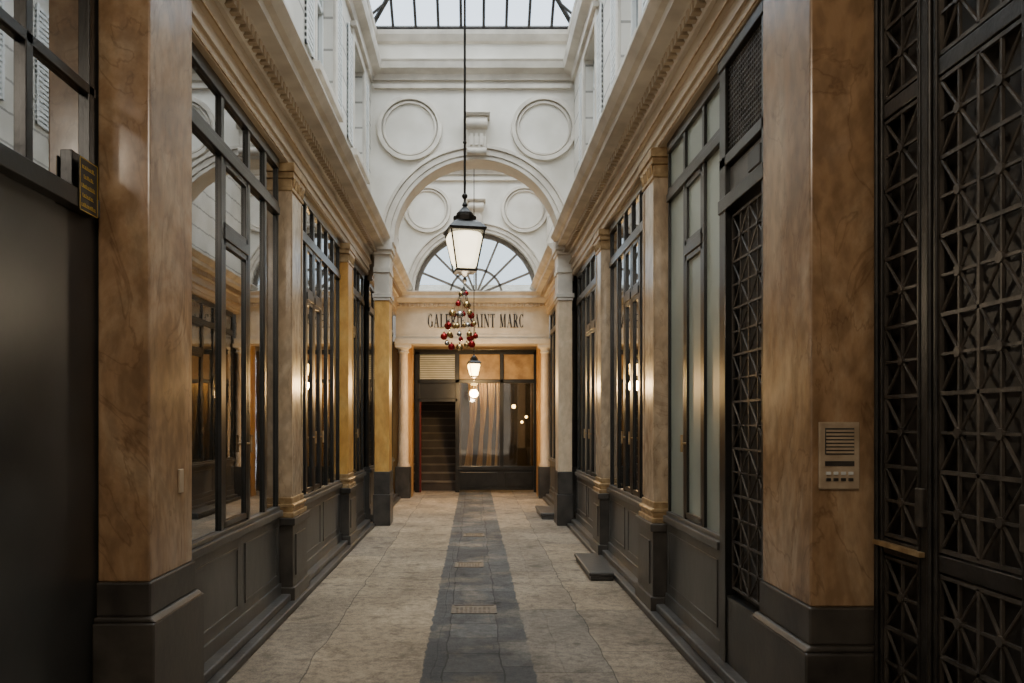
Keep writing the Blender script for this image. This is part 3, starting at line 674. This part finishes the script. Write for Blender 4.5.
def cover(x, y, w, h):
    e = empty('drain_cover', (x, y, 0), 'rectangular cast iron drain cover set in paving', 'drain cover')
    p = MB().box(x-w/2, x+w/2, y-h/2, y-h/2+.02, 0, .005).box(x-w/2, x+w/2, y+h/2-.02, y+h/2, 0, .005).box(x-w/2, x-w/2+.02, y-h/2, y+h/2, 0, .005).box(x+w/2-.02, x+w/2, y-h/2, y+h/2, 0, .005)
    mk('cover_rim', p, 'cast', e)
    p = MB().box(x-w/2+.02, x+w/2-.02, y-h/2+.02, y+h/2-.02, 0, .002)
    for i in range(8):
        for j in range(5):
            p.box(x-w/2+.035+i*(w-.07)/8, x-w/2+.035+i*(w-.07)/8+.02, y-h/2+.035+j*(h-.07)/5, y-h/2+.035+j*(h-.07)/5+.02, .002, .004)
    mk('cover_plate', p, 'cast', e)
cover(0.0, 6.4, .36, .3); cover(-.05, 8.4, .3, .3); cover(.0, 10.6, .28, .28)

# ------------------------------------------------------------------ end shopfront
y = YC
se = empty('end_shopfront', (0, y, 0), 'black framed glazed shopfront glowing warm with open doorway', 'shopfront')
f = MB()
def fb(x0, x1, z0, z1, d=.06): f.box(x0, x1, y-d, y+.04, z0, z1)
fb(-1.26, -1.16, 0, 3.0); fb(1.27, 1.36, 0, 3.0); fb(-1.26, 1.36, 2.94, 3.04); fb(-1.2, 1.3, 2.33, 2.41)
fb(-.40, -.31, 0, 2.95); fb(.55, .63, .5, 2.95); fb(-1.2, -.35, 1.93, 2.0); fb(-.35, 1.3, .48, .56, .09)
fb(-1.17, -.38, 2.0, 2.33, .02)
mk('window_frame', f, 'frame', se, bevel=.005)
mk('stall_riser', MB().box(-.35, 1.3, y-.04, y+.04, .05, .5).box(-.3, .5, y-.055, y-.03, .12, .43).box(.65, 1.25, y-.055, y-.03, .12, .43), 'frame', se, bevel=.004)
mk('glass_pane', MB().box(-.32, .56, y-.005, y+.005, .55, 2.34), 'shopglass', se)
mk('glass_pane', MB().box(.62, 1.28, y-.005, y+.005, .55, 2.34), 'shopglass', se)
for xa, xb, mm in ((-1.17,-.39,'frost'), (-.32,.56,'amber'), (.62,1.28,'amber')): mk('transom_pane', MB().box(xa, xb, y-.005, y+.005, 2.40, 2.95), mm, se)
lv = MB()
for k in range(11): lv.box(-1.15, -.41, y-.02, y-.008, 2.42+k*.047, 2.445+k*.047)
mk('louvre', lv, 'white', se)
mk('red_door_jamb', MB().box(-1.165, -1.13, y-.05, y+.1, 0, 1.93), 'red', se, label='deep red painted door jamb')
# interior room
struct('wall_interior_left', MB().box(-1.5, -1.4, y+.05, 20.4, 0, 3.05), 'inner', 'dim plaster stairwell wall', 'wall')
struct('wall_interior_right', MB().box(1.45, 1.55, y+.31, 20.4, 0, 3.05), 'inner', 'warm plaster shop interior wall', 'wall')
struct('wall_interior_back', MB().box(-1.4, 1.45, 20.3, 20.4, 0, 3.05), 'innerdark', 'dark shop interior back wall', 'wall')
struct('wall_interior_partition', MB().box(-.36, -.31, y+.05, 20.3, 0, 3.05), 'inner', 'plaster partition between stairs and shop', 'wall')
struct('ceiling_interior', MB().box(-1.9, 1.85, YB+.41, 20.4, 3.05, 3.15), 'inner', 'low plaster ceiling over the shop entrance', 'ceiling')
st = MB(); 
for k in range(11):
    st.box(-1.38, -.38, y+.4+k*.25, y+.4+(k+1)*.25, 0, .175*(k+1))
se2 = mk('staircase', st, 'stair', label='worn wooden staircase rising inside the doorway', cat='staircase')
for k in range(11):
    mk('stair_nosing', MB().box(-1.38, -.38, y+.375+k*.25, y+.64+k*.25, .175*(k+1), .175*(k+1)+.03), 'nosing', se2, bevel=.004)
def reflection_streak(xa, xb, yy0, zt, bow):  # bowed gold sheets imitate golden reflection streaks in the pane
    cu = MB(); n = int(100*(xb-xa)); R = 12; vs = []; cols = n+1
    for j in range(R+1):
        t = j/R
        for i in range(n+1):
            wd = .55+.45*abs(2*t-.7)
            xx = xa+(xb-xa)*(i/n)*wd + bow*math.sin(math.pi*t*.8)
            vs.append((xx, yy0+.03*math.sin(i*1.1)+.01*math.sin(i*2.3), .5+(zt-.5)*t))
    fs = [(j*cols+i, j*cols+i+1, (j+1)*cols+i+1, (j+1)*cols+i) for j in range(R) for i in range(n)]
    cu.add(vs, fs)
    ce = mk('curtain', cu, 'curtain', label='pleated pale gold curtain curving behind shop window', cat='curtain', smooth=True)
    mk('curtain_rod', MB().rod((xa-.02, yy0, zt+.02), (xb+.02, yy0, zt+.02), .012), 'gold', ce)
reflection_streak(-.22, -.02, y+.62, 2.45, .12); reflection_streak(.04, .20, y+.66, 2.45, .10); reflection_streak(.26, .40, y+.66, 2.45, .07); reflection_streak(.45, .53, y+.7, 2.45, .05)
for xx, yy, zz, rr_ in ((.90, y+1.0, 1.85, .045), (1.12, y+1.6, 1.5, .03), (1.24, y+1.9, 1.62, .03)):
    p = empty('pendant_lamp', (xx, yy, zz), 'small glowing pendant lamp inside the shop', 'lamp')  # glowing globes added in place of lantern reflections in the right pane
    mk('cord', MB().rod((xx, yy, zz+rr_-.01), (xx, yy, 3.05), .005), 'iron', p)
    mk('globe', MB().sphere((xx, yy, zz), rr_), 'warm', p, smooth=True)

# ------------------------------------------------------------------ lanterns
def lantern(x, y, z0, top, mat, label, rot=math.radians(57), k=1.0):
    e = empty('hanging_lantern', (x, y, z0), label, 'lantern', group='hanging lanterns')
    c = (x, y, z0)
    r2 = math.sqrt(2)
    wb, wt, hb, ht = .066*k*r2, .112*k*r2, .085*k, .345*k
    def cor(w, q): a = rot+q*math.pi/2; return (x+w*math.cos(a), y+w*math.sin(a))
    f = MB()
    for q in range(4):
        a, b = cor(wb, q), cor(wt, q); a2, b2 = cor(wb, q+1), cor(wt, q+1)
        f.rod((*a, z0+hb), (*b, z0+ht), .006*k, 6); f.rod((*a, z0+hb), (*a2, z0+hb), .007*k, 6); f.rod((*b, z0+ht), (*b2, z0+ht), .008*k, 6)
    f.lathe([(wb*1.05, hb-.012*k),(wb*1.05, hb+.004*k)], c, 4, rot)
    mk('lantern_frame', f, 'iron', e)
    mk('glass_body', MB().lathe([(wb*.98, hb+.01*k), (wt*.98, ht-.01*k)], c, 4, rot), 'lampglass', e)
    mk('glowing_diffuser', MB().lathe([(wb*.72, hb+.02*k), (wb*.95, hb+.05*k), (wt*.80, ht-.05*k), (wt*.70, ht-.015*k)], c, 20, rot), mat, e, smooth=True)
    mk('lantern_cap', MB().lathe([(wt*1.1, ht), (wt*1.12, ht+.012*k), (wt*.8, ht+.05*k), (.075*k, ht+.075*k)], c, 4, rot), 'iron', e)
    mk('lantern_vent', MB().lathe([(.075*k, ht+.07*k), (.078*k, ht+.10*k), (.06*k, ht+.105*k), (.055*k, ht+.125*k), (.03*k, ht+.15*k), (.012*k, ht+.17*k), (.02*k, ht+.18*k), (.01*k, ht+.2*k)], c, 16), 'iron', e)
    mk('finial', MB().lathe([(.001,0),(.012*k,.01*k),(.016*k,.025*k),(.008*k,.04*k),(.03*k,.06*k),(.05*k,hb-.012*k)], c, 14), 'iron', e, smooth=True)
    mk('suspension_rod', MB().rod((x, y, z0+ht+.19*k), (x, y, top), .008), 'iron', e)
    mk('rod_collar', MB().sphere((x, y, z0+ht+.24*k), .02*k), 'iron', e, smooth=True)
    mk('rod_collar', MB().sphere((x, y, z0+ht+.6*k), .013*k), 'iron', e, smooth=True)
    return e
lantern(-.06, 5.2, 2.40, 8.44, 'milk', 'black iron square lantern with lit clear glass on long rod', k=.97)
lantern(0.0, 15.0, 2.27, 7.18, 'warm', 'black iron square lantern glowing warm', k=.95)

# bauble mobile
bx, by = -.15, 8.0
be = empty('bauble_mobile', (bx, by, 2.15), 'hanging cascade of red, gold and silver christmas baubles', 'christmas decoration')
tx = bx+.05
wires = MB().rod((tx, by, 2.86), (tx, by, 8.42), .003, 6)
pts = []
tiers = [(2.82, .025, 2), (2.72, .06, 4), (2.60, .10, 6), (2.49, .135, 8), (2.38, .165, 10), (2.29, .13, 5)]
for ti_, (zr, r, n) in enumerate(tiers):
    cxk = tx-.05*(2.86-zr)/.6
    for i in range(n):
        a = 2*math.pi*i/n + ti_*.7
        px, py = cxk+r*math.cos(a), by+r*math.sin(a)
        pz = zr+random.uniform(-.02, .02)
        wires.rod((px, py, pz), (tx, by, 2.87), .0012, 4)
        pts.append((px, py, pz))
mk('wire_frame', wires, 'iron', be)
for i, p in enumerate(pts):
    r = random.choice([.024, .028, .036]); m = ['bred', 'bgold', 'bsil', 'bgold', 'bred', 'bgold', 'bred'][i % 7]
    b = MB().sphere((p[0], p[1], p[2]-r), r, 16, 10).lathe([(.008, -.006), (.008, .010)], (p[0], p[1], p[2]), 8)
    mk('bauble', b, m, be, smooth=True)

# ------------------------------------------------------------------ lights
def light(name, typ, loc, energy, color, size=.1, rot=None, sy=None):
    d = bpy.data.lights.new(name, typ); d.energy = energy; d.color = color
    if typ == 'POINT': d.shadow_soft_size = size
    if typ == 'SUN': d.angle = size
    o = bpy.data.objects.new(name, d); COL.objects.link(o); o.location = loc
    if rot: o.rotation_euler = rot
    return o
light('lantern_light', 'POINT', (-.06, 5.2, 2.30), 22, (1, .8, .55), .08)
light('far_lantern_light', 'POINT', (0, 15.0, 2.18), 150, (1, .62, .26), .1)
light('shop_light', 'POINT', (.3, YC+.25, 2.7), 65, (1, .76, .42), .08)
light('stair_light', 'POINT', (-.8, YC+.4, 2.8), 6, (1, .75, .5), .1)
light('entrance_lamp', 'POINT', (.0, .2, 3.9), 125, (1, .88, .72), .3)  # added unseen point light that brightens the entrance piers
light('overcast_sun', 'SUN', (0, 0, 12), 3.9, (1, .96, .89), math.radians(60), (math.radians(30), 0, 0))
light('overcast_zenith', 'SUN', (1, 0, 12), 9.5, (1, .98, .95), math.radians(110), (0, 0, 0))

w = bpy.data.worlds.new('world'); bpy.context.scene.world = w; w.use_nodes = True
bg = w.node_tree.nodes['Background']; bg.inputs[0].default_value = (.86, .92, 1.0, 1); bg.inputs[1].default_value = 2.8

# ------------------------------------------------------------------ camera
cd = bpy.data.cameras.new('camera'); cam = bpy.data.objects.new('camera', cd); COL.objects.link(cam)
cam.location = (0, 0, 1.5); cam.rotation_euler = (math.radians(90), 0, 0)
cd.sensor_width = 36; cd.lens = 28.125; cd.shift_x = .0371; cd.shift_y = .0786; cd.clip_start = .05
bpy.context.scene.camera = cam
